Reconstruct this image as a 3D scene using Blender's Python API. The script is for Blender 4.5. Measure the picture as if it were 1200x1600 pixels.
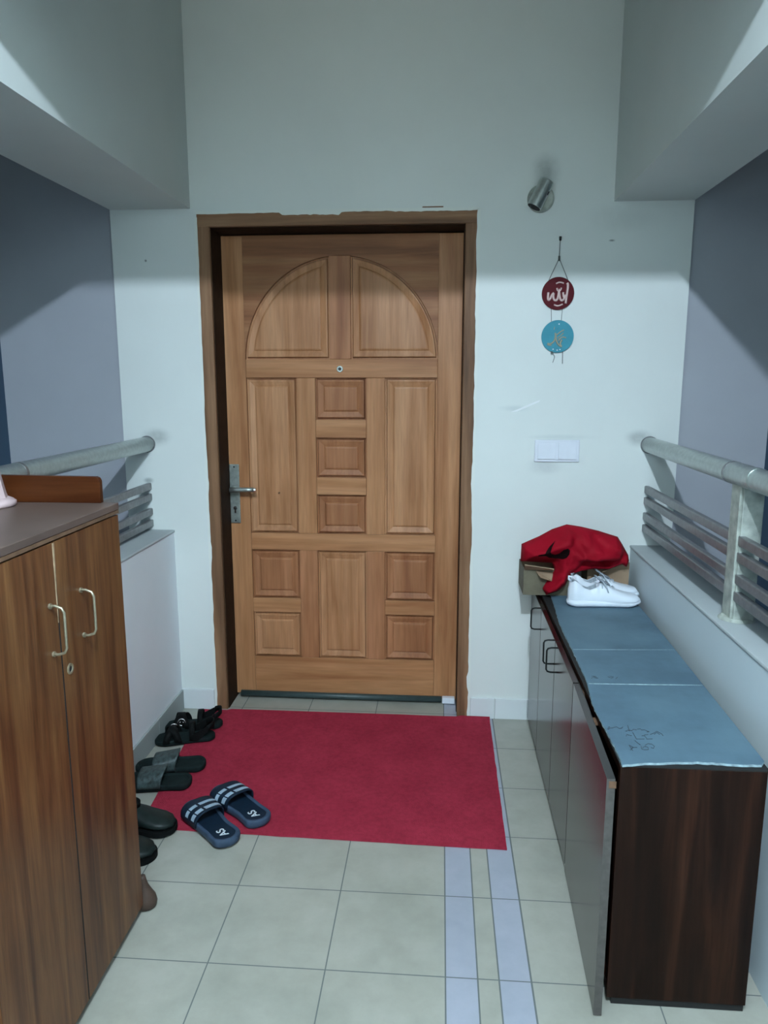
import bpy, bmesh, math, random
from mathutils import Vector, Matrix, noise
random.seed(7)
C = bpy.context.scene
for o in list(bpy.data.objects): bpy.data.objects.remove(o)

# ---------------------------------------------------------------- camera
FPX, CAMZ = 1165.0, 1.49
PITCH, YAW = math.radians(10.218), math.radians(4.348)
fw = Vector((-math.sin(YAW)*math.cos(PITCH), math.cos(YAW)*math.cos(PITCH), -math.sin(PITCH)))
rt = Vector((math.cos(YAW), math.sin(YAW), 0)); up = rt.cross(fw)
cam_data = bpy.data.cameras.new('camera'); cam = bpy.data.objects.new('camera', cam_data)
C.collection.objects.link(cam); C.camera = cam
cam_data.sensor_fit = 'VERTICAL'; cam_data.sensor_height = 36; cam_data.lens = FPX/1600*36
cam_data.clip_start = 0.02
cam.matrix_world = Matrix.Translation((0, 0, CAMZ)) @ Matrix((rt, up, -fw)).transposed().to_4x4()

# ---------------------------------------------------------------- world, lights, exposure
w = bpy.data.worlds.new('world'); C.world = w; w.use_nodes = True
w.node_tree.nodes['Background'].inputs[0].default_value = (0.45, 0.55, 0.6, 1)
w.node_tree.nodes['Background'].inputs[1].default_value = 0.3
C.view_settings.view_transform = 'Standard'; C.view_settings.look = 'None'
C.view_settings.gamma = 1; C.view_settings.use_curve_mapping = False
C.view_settings.exposure = 0.0
LAMP = Vector((0.055, -0.10, 2.795))
LAMP_W, LAMP_COL = 245, (0.73, 0.89, 1.05)
BACK_W, BACK_COL = 0.55, (1.0, 1.0, 0.85)
def light(name, kind, loc, energy, col, rot=(0,0,0), **kw):
    d = bpy.data.lights.new(name, kind); d.energy = energy; d.color = col
    for k, v in kw.items(): setattr(d, k, v)
    o = bpy.data.objects.new(name, d); C.collection.objects.link(o); o.location = loc; o.rotation_euler = rot
    return o
lamp_light = light('lamp_light', 'POINT', LAMP, LAMP_W, LAMP_COL, shadow_soft_size=0.022)
# added unseen fill behind the camera to lift the upper wall
fill_light = light('upper_wall_fill', 'AREA', (-0.25, -1.45, 0.75), BACK_W, BACK_COL, (math.radians(90+24), 0, 0), shape='RECTANGLE', size=0.7, size_y=0.7, spread=math.radians(29))

# ---------------------------------------------------------------- helpers
class MB:
    def __init__(s): s.v = []; s.f = []; s.m = []
    def add(s, vs, fs, m=0):
        n = len(s.v); s.v += [tuple(p) for p in vs]; s.f += [tuple(i+n for i in f) for f in fs]; s.m += [m]*len(fs); return s
    def box(s, a, b, m=0):
        (x0,y0,z0),(x1,y1,z1) = a, b
        return s.add([(x0,y0,z0),(x1,y0,z0),(x1,y1,z0),(x0,y1,z0),(x0,y0,z1),(x1,y0,z1),(x1,y1,z1),(x0,y1,z1)],
              [(0,3,2,1),(4,5,6,7),(0,1,5,4),(1,2,6,5),(2,3,7,6),(3,0,4,7)], m)
    def tube(s, pts, r, n=10, m=0, cap=True):
        pts = [Vector(p) for p in pts]; rs = r if isinstance(r, (list, tuple)) else [r]*len(pts)
        vs = []; ref = None
        for i, p in enumerate(pts):
            t = (pts[min(i+1, len(pts)-1)] - pts[max(i-1, 0)]).normalized()
            if ref is None: ref = Vector((0,0,1)) if abs(t.z) < .9 else Vector((1,0,0))
            u = (ref - t*ref.dot(t)).normalized(); ref = u; q = t.cross(u)
            vs += [p + (u*math.cos(2*math.pi*k/n) + q*math.sin(2*math.pi*k/n))*rs[i] for k in range(n)]
        fs = [(i*n+k, i*n+(k+1)%n, (i+1)*n+(k+1)%n, (i+1)*n+k) for i in range(len(pts)-1) for k in range(n)]
        if cap: fs += [tuple(range(n-1,-1,-1)), tuple(range((len(pts)-1)*n, len(pts)*n))]
        return s.add(vs, fs, m)
    def loft(s, rings, m=0, cap=True, close=True):
        n = len(rings[0]); vs = [p for r in rings for p in r]
        fs = [(i*n+k, i*n+(k+1)%n, (i+1)*n+(k+1)%n, (i+1)*n+k) for i in range(len(rings)-1) for k in range(n if close else n-1)]
        if cap: fs += [tuple(range(n-1,-1,-1)), tuple(range((len(rings)-1)*n, len(rings)*n))]
        return s.add(vs, fs, m)
    def prism(s, poly, axis, a, b, m=0):
        def P(p, c):
            return {'x': (c, p[0], p[1]), 'y': (p[0], c, p[1]), 'z': (p[0], p[1], c)}[axis]
        return s.loft([[P(p, a) for p in poly], [P(p, b) for p in poly]], m)
    def build(s, name, mats, parent=None, smooth=False, bevel=0, seg=2, solid=0, sub=0, tri=False):
        me = bpy.data.meshes.new(name); me.from_pydata(s.v, [], s.f)
        bm = bmesh.new(); bm.from_mesh(me)
        for f, k in zip(bm.faces, s.m): f.material_index = k
        bmesh.ops.recalc_face_normals(bm, faces=bm.faces)
        if tri: bmesh.ops.triangulate(bm, faces=[f for f in bm.faces if len(f.verts) > 4])
        bm.to_mesh(me); bm.free()
        for q in (mats if isinstance(mats, (list, tuple)) else [mats]): me.materials.append(q)
        if smooth:
            for p in me.polygons: p.use_smooth = True
        o = bpy.data.objects.new(name, me); C.collection.objects.link(o)
        if parent is not None:
            o.parent = parent
            r = parent
            off = Vector((0,0,0))
            while r is not None: off += r.location; r = r.parent
            if not getattr(s, 'local', False): me.transform(Matrix.Translation(-off))
        if bevel:
            b = o.modifiers.new('bevel', 'BEVEL'); b.width = bevel; b.segments = seg; b.limit_method = 'ANGLE'; b.angle_limit = math.radians(40)
        if solid:
            b = o.modifiers.new('solid', 'SOLIDIFY'); b.thickness = solid; b.offset = 0
        if sub:
            b = o.modifiers.new('sub', 'SUBSURF'); b.levels = sub; b.render_levels = sub
        return o
class LMB(MB):
    local = True
def tag(o, label, cat, group=None):
    o['label'] = label; o['category'] = cat
    if group: o['group'] = group
    return o
def struct(o, label=None, cat=None):
    o['kind'] = 'structure'
    if label: o['label'] = label
    if cat: o['category'] = cat
    return o
def thing(name, loc, label, cat, group=None, rz=0):
    o = bpy.data.objects.new(name, None); C.collection.objects.link(o); o.empty_display_size = .1
    o.location = loc; o.rotation_euler = (0, 0, rz)
    return tag(o, label, cat, group)

def mat(name, col, rough=.5, metal=0, spec=.5):
    m = bpy.data.materials.new(name); m.use_nodes = True; b = m.node_tree.nodes['Principled BSDF']
    b.inputs['Base Color'].default_value = (*col, 1); b.inputs['Roughness'].default_value = rough
    b.inputs['Metallic'].default_value = metal; b.inputs['Specular IOR Level'].default_value = spec
    return m
def nodes(m): return m.node_tree.nodes, m.node_tree.links, m.node_tree.nodes['Principled BSDF']
def noise_node(m, scale, sc=(1,1,1), detail=4, rough=.55, dist=0, rot=(0,0,0), coord='Object'):
    N, L, B = nodes(m)
    tc = N.new('ShaderNodeTexCoord'); mp = N.new('ShaderNodeMapping'); mp.inputs['Scale'].default_value = sc; mp.inputs['Rotation'].default_value = rot
    n = N.new('ShaderNodeTexNoise'); n.inputs['Scale'].default_value = scale; n.inputs['Detail'].default_value = detail
    n.inputs['Roughness'].default_value = rough; n.inputs['Distortion'].default_value = dist
    L.new(tc.outputs[coord], mp.inputs[0]); L.new(mp.outputs[0], n.inputs[0]); return n
def ramp(m, src, stops):
    N, L, B = nodes(m); r = N.new('ShaderNodeValToRGB'); e = r.color_ramp.elements
    while len(e) < len(stops): e.new(.5)
    for x, (p, c) in zip(e, stops): x.position = p; x.color = (*c, 1) if len(c) == 3 else c
    L.new(src, r.inputs[0]); return r
def mixc(m, fac, a, b, mode='MIX'):
    N, L, B = nodes(m); x = N.new('ShaderNodeMix'); x.data_type = 'RGBA'; x.blend_type = mode
    for s, v in ((x.inputs[0], fac), (x.inputs[6], a), (x.inputs[7], b)):
        if hasattr(v, 'links'): L.new(v, s)
        elif isinstance(v, (int, float)): s.default_value = v
        else: s.default_value = (*v, 1)
    return x.outputs[2]
def bump(m, h, strength=.3, dist=.002):
    N, L, B = nodes(m); b = N.new('ShaderNodeBump'); b.inputs['Strength'].default_value = strength; b.inputs['Distance'].default_value = dist
    L.new(h, b.inputs['Height']); L.new(b.outputs[0], B.inputs['Normal'])
def speckle(name, col, var=.15, scale=30, rough=.6, bmp=.2, bd=.002, metal=0, spec=.5, sc=(1,1,1)):
    m = mat(name, col, rough, metal, spec); N, L, B = nodes(m)
    n = noise_node(m, scale, sc, 5); a = tuple(c*(1-var) for c in col); b = tuple(min(1, c*(1+var)) for c in col)
    r = ramp(m, n.outputs[0], [(.3, a), (.7, b)]); L.new(r.outputs[0], B.inputs['Base Color'])
    if bmp: bump(m, n.outputs[0], bmp, bd)
    return m
def wood(name, dark, mid, light_, axis='z', scale=1.0, rough=.45, fine=.5, broad=1.0, spec=.22):
    m = mat(name, mid, rough, 0, spec); N, L, B = nodes(m)
    k = {'x': (0.06, 1, 1), 'y': (1, 0.06, 1), 'z': (1, 1, 0.06)}[axis]
    n1 = noise_node(m, 14*scale, k, 4, .55, .6)
    n2 = noise_node(m, 90*scale, k, 3, .6)
    n3 = noise_node(m, 3*broad, (1,1,1), 2)
    r = ramp(m, n1.outputs[0], [(.28, dark), (.5, mid), (.72, light_)])
    g = ramp(m, n2.outputs[0], [(.3, (.62,.62,.62)), (.65, (1,1,1))])
    c = mixc(m, fine, r.outputs[0], g.outputs[0], 'MULTIPLY')
    g3 = ramp(m, n3.outputs[0], [(.3, (.78,.76,.74)), (.7, (1.0,1.0,1.0))])
    c = mixc(m, .8, c, g3.outputs[0], 'MULTIPLY')
    L.new(c, B.inputs['Base Color']); bump(m, n2.outputs[0], .12, .001)
    return m

# ---------------------------------------------------------------- materials
def plaster(name, col, stain=.12):
    m = mat(name, col, .62, 0, .25); N, L, B = nodes(m)
    n = noise_node(m, 1.6, (1,1,1), 6, .6); n2 = noise_node(m, 120, (1,1,1), 3)
    r = ramp(m, n.outputs[0], [(.35, tuple(c*(1-stain*.6) for c in col)), (.62, col)])
    L.new(r.outputs[0], B.inputs['Base Color']); bump(m, n2.outputs[0], .12, .0015); return m
M_wall = plaster('white_paint', (.73, .765, .735), .08)
def wall_stained():
    m = plaster('white_paint_marked', (.73, .765, .735), .08); N, L, B = nodes(m)
    src = B.inputs['Base Color'].links[0].from_socket
    geo = N.new('ShaderNodeNewGeometry'); n = noise_node(m, 14, (1,1,1), 5, .65)
    def V(op, a, b):
        x = N.new('ShaderNodeVectorMath'); x.operation = op
        for i, v in enumerate((a, b)):
            if hasattr(v, 'links'): L.new(v, x.inputs[i])
            else: x.inputs[i].default_value = v
        return x
    c = src
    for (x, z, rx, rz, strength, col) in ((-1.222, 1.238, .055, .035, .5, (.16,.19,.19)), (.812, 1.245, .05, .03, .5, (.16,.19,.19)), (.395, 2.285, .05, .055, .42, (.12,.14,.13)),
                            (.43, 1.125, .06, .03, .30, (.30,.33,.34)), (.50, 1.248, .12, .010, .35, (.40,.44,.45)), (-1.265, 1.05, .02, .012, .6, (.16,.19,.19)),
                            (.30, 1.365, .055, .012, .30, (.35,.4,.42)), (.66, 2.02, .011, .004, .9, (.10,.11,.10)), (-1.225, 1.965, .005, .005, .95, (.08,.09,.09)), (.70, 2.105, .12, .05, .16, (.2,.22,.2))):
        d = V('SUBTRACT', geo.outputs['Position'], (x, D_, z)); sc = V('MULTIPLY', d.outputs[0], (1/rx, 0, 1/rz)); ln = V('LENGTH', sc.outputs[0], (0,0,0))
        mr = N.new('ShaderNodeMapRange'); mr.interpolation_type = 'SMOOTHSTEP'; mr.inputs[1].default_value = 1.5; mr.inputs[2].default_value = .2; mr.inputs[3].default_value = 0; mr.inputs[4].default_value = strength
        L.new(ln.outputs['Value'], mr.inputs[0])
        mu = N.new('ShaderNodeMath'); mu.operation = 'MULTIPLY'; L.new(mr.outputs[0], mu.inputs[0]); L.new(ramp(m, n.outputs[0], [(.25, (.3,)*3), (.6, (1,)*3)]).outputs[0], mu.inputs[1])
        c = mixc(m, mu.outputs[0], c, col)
    L.new(c, B.inputs['Base Color']); return m
D_ = 3.13
M_wallS = wall_stained()
M_gray = plaster('grey_lilac_paint', (.39, .405, .44), .12)
M_par = plaster('parapet_paint', (.64, .72, .75), .10)
M_parL = plaster('pale_parapet_paint', (.80, .85, .88), .08)
M_sill = plaster('grey_sill_paint', (.44, .475, .48), .15)
M_void = plaster('dark_shaft', (.07, .08, .085), .2)
M_dark = plaster('dark_blue_paint', (.05, .09, .14), .2)
M_beam = plaster('beam_paint', (.62, .66, .63), .08)
M_skirt = plaster('skirting_tile', (.70,.735,.74), .06)
M_skirt2 = plaster('grey_skirting_tile', (.34, .38, .37), .10)

def floor_mat():
    m = mat('floor_tiles', (.5,.5,.42), .28, 0, .5); N, L, B = nodes(m)
    tc = N.new('ShaderNodeTexCoord'); sp = N.new('ShaderNodeSeparateXYZ'); L.new(tc.outputs['Object'], sp.inputs[0])
    def M(op, a, b=None, c=None):
        x = N.new('ShaderNodeMath'); x.operation = op
        for i, v in enumerate((a, b, c)):
            if v is None: continue
            if hasattr(v, 'links'): L.new(v, x.inputs[i])
            else: x.inputs[i].default_value = v
        return x.outputs[0]
    X, Y = sp.outputs[0], sp.outputs[1]
    def near(v, c, wd): return M('LESS_THAN', M('ABSOLUTE', M('SUBTRACT', v, c)), wd)
    def period(v, o, p, wd):   # grout where |((v-o)/p) frac - nearest int| small
        t = M('DIVIDE', M('SUBTRACT', v, o), p); fr = M('FRACT', M('ADD', t, 100.5)); return M('LESS_THAN', M('MULTIPLY', M('ABSOLUTE', M('SUBTRACT', fr, .5)), p), wd)
    G = .0017
    gy = period(Y, 1.652, .30, G)
    left = M('LESS_THAN', X, .033)
    gl = M('MULTIPLY', period(X, .030, .3065, G), left)
    gr = M('MULTIPLY', period(X, .2455, .30, G), M('GREATER_THAN', X, .24))
    g = M('MAXIMUM', gy, M('MAXIMUM', gl, gr))
    for c in (.030, .111, .1645, .2445): g = M('MAXIMUM', g, near(X, c, G*1.15))
    s1 = near(X, .0705, .0405); s2 = near(X, .2045, .040)
    s = M('MAXIMUM', s1, s2)
    n = noise_node(m, 9, (1,1,1), 6, .65); n2 = noise_node(m, 3, (1,1,1), 4)
    base = ramp(m, n.outputs[0], [(.3, (.325,.32,.27)), (.65, (.385,.378,.325))])
    blue = ramp(m, n.outputs[0], [(.3, (.325,.345,.40)), (.65, (.375,.39,.45))])
    c = mixc(m, s, base.outputs[0], blue.outputs[0])
    dirt = ramp(m, n2.outputs[0], [(.30, (.82,.84,.84)), (.55, (1,1,1))])
    c = mixc(m, .8, c, dirt.outputs[0], 'MULTIPLY')
    c = mixc(m, g, c, (.13,.145,.14)); L.new(c, B.inputs['Base Color'])
    bump(m, M('SUBTRACT', 1.0, g), .5, .002)
    rr = M('ADD', M('MULTIPLY', g, .4), .33); L.new(rr, B.inputs['Roughness'])
    return m
M_floor = floor_mat()
DW = dict(dark=(.34,.135,.054), mid=(.49,.228,.102), light_=(.60,.305,.150))
M_doorV = wood('door_wood_upright', **DW, axis='z', scale=1, rough=.42, broad=.8)
M_doorH = wood('door_wood_level', **DW, axis='x', scale=1, rough=.42, broad=.8)
M_doorP = wood('door_wood_panel', (.35,.145,.058), (.50,.238,.112), (.60,.31,.158), 'z', 1.3, .42)
M_doorR = wood('door_wood_reddish', (.27,.10,.042), (.40,.168,.075), (.50,.225,.11), 'z', 1, .45)
M_frameV = wood('frame_wood_upright', (.13,.065,.034), (.25,.13,.068), (.36,.20,.11), 'z', 1.2, .55)
M_frameH = wood('frame_wood_level', (.13,.065,.034), (.25,.13,.068), (.36,.20,.11), 'x', 1.2, .55)
M_cabL = wood('veneer_reddish', (.066,.017,.006), (.150,.056,.019), (.235,.105,.038), 'z', 1.9, .36, .75, 1.6, .3)
M_cabLH = wood('veneer_board', (.040,.009,.003), (.065,.017,.005), (.09,.028,.009), 'x', 1.2, .32, .5, 1.0, .12)
M_topL = speckle('dusty_laminate', (.105,.070,.058), .18, 6, .40, .05)
M_edge = speckle('worn_edge_band', (.15,.085,.052), .25, 40, .6, spec=.2)
M_pale = speckle('bare_pale_wood', (.38,.27,.17), .25, 40, .7, spec=.2)
M_cabR = wood('dark_walnut_laminate', (.006,.0022,.0012), (.017,.0058,.003), (.050,.017,.008), 'z', 1.5, .42, .6, 1.0, .15)
M_cabRD = wood('dark_glossy_laminate', (.006,.004,.004), (.014,.008,.007), (.030,.016,.013), 'z', 1.2, .20, .5, 1.0, .75)
M_cabR2 = speckle('dark_edge_band', (.075,.068,.062), .2, 60, .5, .1)
M_black = mat('black_gap', (.008,.008,.008), .8)
M_steel = speckle('brushed_steel', (.52,.56,.54), .12, 60, .34, .1, .0005, 1)
M_steelD = speckle('dull_steel_bar', (.25,.25,.255), .15, 50, .42, .1, .0005, .75)
M_steelP = speckle('stained_steel_post', (.40,.43,.38), .35, 25, .5, .2, .001, .25)
M_plate = speckle('worn_nickel', (.38,.41,.38), .2, 60, .42, .15, .0005, .85)
M_chrome = mat('bright_chrome', (.8,.8,.8), .18, 1)
M_pull = speckle('worn_brass_pull', (.36,.32,.23), .2, 50, .35, .1, .0005, .7)
M_wire = mat('dark_wire', (.03,.035,.035), .35, .8)
M_plastic = speckle('white_plastic', (.72,.74,.80), .03, 20, .3, 0)
M_dkplast = mat('black_plastic', (.015,.018,.018), .4)
M_rubber = speckle('dark_green_rubber', (.035,.055,.055), .2, 30, .45, .1)

def carpet():
    m = mat('red_needle_felt', (.30,.028,.06), .95, 0, .1); N, L, B = nodes(m)
    n = noise_node(m, 420, (1,1,1), 2); n2 = noise_node(m, 7, (1,1,1), 5); n3 = noise_node(m, 60, (1,1,1), 4, .7)
    r = ramp(m, n2.outputs[0], [(.3, (.355,.026,.052)), (.7, (.44,.036,.068))])
    g = ramp(m, n3.outputs[0], [(.35, (.72,.72,.72)), (.6, (1,1,1))])
    c = mixc(m, .7, r.outputs[0], g.outputs[0], 'MULTIPLY'); L.new(c, B.inputs['Base Color']); bump(m, n.outputs[0], .9, .004); return m
M_mat = carpet()
def sheet_mat():
    m = mat('blue_grey_card', (.14,.25,.32), .6, 0, .35); N, L, B = nodes(m)
    n = noise_node(m, 5, (1,1,1), 5, .6); n2 = noise_node(m, 40, (1,.3,1), 4)
    r = ramp(m, n.outputs[0], [(.32, (.074,.128,.173)), (.5, (.095,.163,.213)), (.72, (.115,.19,.24))])
    c = mixc(m, .25, r.outputs[0], ramp(m, n2.outputs[0], [(.3,(.8,.8,.8)),(.7,(1,1,1))]).outputs[0], 'MULTIPLY')
    L.new(c, B.inputs['Base Color']); bump(m, n2.outputs[0], .15, .002); return m
M_sheet = sheet_mat()
M_torn = speckle('torn_card_edge', (.24,.33,.36), .3, 80, .8)
M_ink = mat('dark_ink', (.02,.03,.04), .6)
M_card = speckle('brown_cardboard', (.30,.205,.13), .12, 25, .75, .15)
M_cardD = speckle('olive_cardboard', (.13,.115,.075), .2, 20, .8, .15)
def cloth_red():
    m = mat('red_cloth', (.42,.006,.03), .7, 0, .12); N, L, B = nodes(m)
    n = noise_node(m, 9, (1,1,1), 3, .5, .8); n2 = noise_node(m, 500, (1,1,1), 2)
    r = ramp(m, n.outputs[0], [(.3, (.24,.002,.010)), (.7, (.33,.003,.015))]); L.new(r.outputs[0], B.inputs['Base Color'])
    bump(m, n.outputs[0], .6, .02); return m
M_red = cloth_red()
M_blackprint = speckle('black_print', (.010,.004,.004), .2, 60, .85, .1, spec=.05)
M_white = speckle('white_leather', (.78,.83,.90), .04, 12, .45, .1)
M_lining = speckle('grey_mesh_lining', (.30,.34,.38), .2, 200, .9, .3)
M_lace = speckle('grey_lace', (.42,.47,.52), .15, 200, .8, .2)
M_shoeD = speckle('dark_outsole', (.02,.03,.06), .2, 30, .6)
M_blue = speckle('navy_rubber', (.006,.016,.032), .15, 40, .55, .1, spec=.2)
M_blueS = speckle('slate_blue_foam', (.040,.066,.110), .2, 40, .6, .1, spec=.25)
M_stripe = speckle('pale_stripe', (.34,.45,.55), .15, 60, .6, .05)
M_green = speckle('black_green_foam', (.007,.014,.014), .25, 40, .8, .1, spec=.15)
M_greenS = speckle('grey_green_strap', (.034,.054,.054), .75, 70, .5, .2)
M_blk = speckle('black_leather', (.004,.005,.005), .3, 60, .7, .2, spec=.12)
M_buckle = mat('silver_buckle', (.7,.68,.66), .25, .9)
M_shoeG = speckle('dark_green_leather', (.009,.016,.015), .4, 30, .45, .15, spec=.25)
M_foot = speckle('brown_turned_wood', (.070,.045,.034), .2, 20, .5, spec=.2)
M_discR = speckle('maroon_lacquer', (.085,.0035,.008), .1, 30, .5, .05, spec=.12)
M_discB = speckle('turquoise_lacquer', (.05,.28,.36), .1, 20, .5, .05, spec=.2)
M_cream = mat('cream_lettering', (.62,.45,.42), .6)
M_tan = mat('tan_lettering', (.34,.33,.24), .6)
M_string = speckle('grey_string', (.12,.13,.12), .2, 200, .9)
M_pink = speckle('pale_pink_plastic', (.50,.37,.37), .05, 10, .4, .03)

# ---------------------------------------------------------------- setting
D = 3.13            # front wall plane
LY = 3.28           # door leaf plane
ZC = 3.10           # ceiling
BZ = 2.165          # beam underside
struct(MB().box((-1.365, -1.8, -.12), (.967, 3.6, 0)).build('floor', M_floor))
for a, b in ((-2.2, -1.365), (.967, 1.6)): struct(MB().box((a, -1.8, -.12), (b, 3.6, 0)).build('floor', M_void))
struct(MB().box((-2.2, -1.7, ZC), (1.6, 3.6, ZC+.1)).build('ceiling', M_wall))
wf = MB()
wf.box((-1.365, D, 0), (-1.003, D+.22, ZC)); wf.box((.139, D, 0), (.967, D+.22, ZC)); wf.box((-1.003, D, 2.147), (.139, D+.22, ZC))
struct(wf.build('wall_front', M_wallS))
struct(MB().loft([[(.285, y, 1.350), (.325, y, 1.366), (.365, y, 1.385), (.405, y, 1.400), (.400, y, 1.392), (.352, y, 1.370), (.310, y, 1.352)] for y in (D-.0015, D+.001)]).build('trim_8', plaster('white_filler', (.85,.87,.87))))
struct(MB().box((-1.003, LY+.05, -.02), (.139, LY+.1, 2.2)).build('wall_front_inner', M_black))
struct(MB().box((-2.0, D+.022, 0), (-1.365, D+.22, ZC)).build('wall_left_recess', M_gray))
struct(MB().box((.967, D+.022, 0), (1.45, D+.22, ZC)).build('wall_right_recess', M_gray))
struct(MB().box((-2.02, -1.7, 0), (-1.895, D+.03, ZC)).build('wall_left', M_dark))
struct(MB().box((1.325, -1.7, 0), (1.45, D+.03, ZC)).build('wall_right', M_dark))
struct(MB().box((-2.0, -1.8, 0), (1.45, -1.7, ZC)).build('wall_back', M_wall))
for i, (x0, x1) in enumerate(((-1.362, -1.028), (.661, .967))):
    struct(MB().box((x0, -1.7, BZ), (x1, D+.004, ZC+.02)).build('trim_%d' % (i+1), M_beam))
struct(MB().box((-1.03, 1.25, 2.412), (.663, 1.38, ZC+.02)).build('trim_3', M_wall))      # assumed unseen cross beam, set to cut lamp light off the upper wall
PLX, PRX, PLZ, PRZ = -1.163, .801, .832, .797
struct(MB().box((-1.365, -1.7, 0), (PLX, D+.004, PLZ-.012)).build('wall_left_parapet', M_parL))
struct(MB().box((PRX, -1.7, 0), (.967, D+.004, PRZ-.012)).build('wall_right_parapet', M_par))
struct(MB().box((-1.368, -1.7, PLZ-.012), (PLX+.003, D+.004, PLZ)).build('trim_4', M_sill, bevel=.004))
struct(MB().box((PRX-.003, -1.7, PRZ-.012), (.970, D+.004, PRZ)).build('trim_5', M_sill, bevel=.004))
# skirting
sk = MB()
for a, b in ((-1.16, -1.012), (.146, .252), (.2545, .395), (.396, .80)): sk.box((a, D-.010, 0), (b, D, .095))
struct(sk.build('baseboard_front', M_skirt, bevel=.002))
sk = MB()
y = D-.01
while y > -1.6: sk.box((PLX, y-.298, 0), (PLX+.010, y, .092)); y -= .30
struct(sk.build('baseboard_left', M_skirt2, bevel=.002))
sk = MB(); sk.box((PRX-.010, -1.6, 0), (PRX, 1.585, .092))
struct(sk.build('baseboard_right', M_skirt, bevel=.002))

# rough plaster lip round the door frame (uneven paint edge)
def ragged(p0, p1, nrm, base, amp, seed, n=90, bits=()):
    """strip on the wall face from p0 to p1 (x,z); outer edge straight, inner edge uneven"""
    p0, p1, nrm = Vector(p0), Vector(p1), Vector(nrm); outer = []; inner = []
    for i in range(n+1):
        t = i/n; c = p0.lerp(p1, t); v = noise.noise(Vector((t*9, seed, 0)))*.6 + noise.noise(Vector((t*42, seed, 3)))*.4
        wd = base + amp*v
        for (a, b, e) in bits:
            if a < t < b: wd += e*(.8 + .5*noise.noise(Vector((t*60, seed, 9))))
        outer.append(c - nrm*.006); inner.append(c + nrm*max(wd, .0005))
    return outer, inner
pl = MB()
for (p0, p1, nr, base, amp, seed, bits) in (
    ((-1.005, 0), (-1.005, 2.13), (1, 0), .0045, .007, 3, ((.47, .50, .004), (.33, .36, .005))),
    ((.139, 0), (.139, 2.147), (-1, 0), .0055, .009, 8, ((.06, .09, .006), (.8, .86, .004))),
    ((-1.005, 2.147), (.139, 2.147), (0, -1), .004, .005, 5, ((.30, .52, .011), (.7, 1, .004)))):
    o_, i_ = ragged(p0, p1, nr, base, amp, seed, bits=bits)
    n = len(o_)
    vs = [(p.x, D-.0045, p.y) for p in o_] + [(p.x, D-.0045, p.y) for p in i_] + [(p.x, D+.003, p.y) for p in i_] + [(p.x, D+.001, p.y) for p in o_]
    fs = []
    for k in range(n-1):
        for a in range(3): fs.append((a*n+k, a*n+k+1, (a+1)*n+k+1, (a+1)*n+k))
    pl.add(vs, fs)
struct(pl.build('trim_6', plaster('chipped_paint', (.76, .79, .74))))
struct(MB().box((-.085, D-.003, 2.150), (-.002, D+.002, 2.158)).build('trim_7', M_frameH))

# ---------------------------------------------------------------- door
door = bpy.data.objects.new('door_1', None); C.collection.objects.link(door); door.location = (-.43, LY, 0)
struct(door, 'carved wooden entrance door with a split arch of raised panels', 'door')
fr = MB()
FY = D-.003
fr.box((-1.003, FY, 0), (-.952, LY+.045, 2.095), 0); fr.box((.087, FY, 0), (.139, LY+.045, 2.095), 0)
fr.box((-1.003, FY, 2.0935), (.139, LY+.045, 2.147), 1)
fr.build('door_frame', [M_frameV, M_frameH], door, bevel=.003)
X0, X1 = -.952, .087
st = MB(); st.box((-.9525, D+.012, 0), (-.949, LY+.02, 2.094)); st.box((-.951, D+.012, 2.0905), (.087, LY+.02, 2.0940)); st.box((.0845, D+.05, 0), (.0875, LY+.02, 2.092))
st.build('reveal_liner', speckle('dark_reveal_liner', (.030,.016,.009), .3, 20, .7, .1, spec=.1), door)  # added thin dark liner strips that darken the side and head reveals
TH = .018
leaf = MB()
def lb(x0, x1, z0, z1, m): leaf.box((x0+.0004, LY, z0+.0004), (x1-.0004, LY+TH, z1-.0004), m)
cL, cM, cR = (-.858, -.635), (-.552, -.328), (-.245, -.018)
lb(X0+.002, cL[0], .014, 2.085, 0); lb(cR[1], X1-.002, .014, 2.085, 0)
lb(cL[0], cR[1], .014, .200, 1); lb(cL[0], cR[1], .714, .793, 1); lb(cL[0], cR[1], 1.489, 1.569, 1)
for a, b in ((cL[1], cM[0]), (cM[1], cR[0])): lb(a, b, .2, .714, 2); lb(a, b, .793, 1.489, 0)
lb(cL[0], cL[1], .417, .485, 3); lb(cR[0], cR[1], .417, .485, 3)
lb(cM[0], cM[1], 1.227, 1.307, 3); lb(cM[0], cM[1], .972, 1.050, 3)
AX, AZ, RX, RZ = -.438, 1.569, .420, .431
ML, MR = -.485, -.393
lb(ML, MR, AZ, 2.0, 2)
def arc(side, d=0, n=28):
    """points on the arch from the springing up to the mullion, inset by d"""
    rx, rz = RX-d, RZ-d; xm = (AX-ML if side < 0 else MR-AX) + d; zb = d
    t0 = math.asin(min(1, zb/rz)); t1 = math.acos(min(1, xm/rx))
    return [(AX + side*rx*math.cos(t0+(t1-t0)*i/n), AZ + rz*math.sin(t0+(t1-t0)*i/n)) for i in range(n+1)]
for side in (-1, 1):
    a = arc(side); top = 2.085; xe = cL[0] if side < 0 else cR[1]; xc = AX
    # split into quads: each arc point joined to the outer corner line
    ptsA = [(AX + side*RX, AZ)] + a + [(ML if side < 0 else MR, 2.0), (AX, 2.0)]
    vs = []; fs = []
    for k, (x, z) in enumerate(ptsA):
        vs += [(x, LY, z), (x, LY, top), (x, LY+TH, z), (x, LY+TH, top)]
    for k in range(len(ptsA)-1):
        if abs(ptsA[k][0]-ptsA[k+1][0]) < 1e-6: continue
        i, j = 4*k, 4*k+4
        fs += [(i, j, j+1, i+1), (i, j, j+2, i+2)]
    leaf.add(vs, fs, 4)
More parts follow.
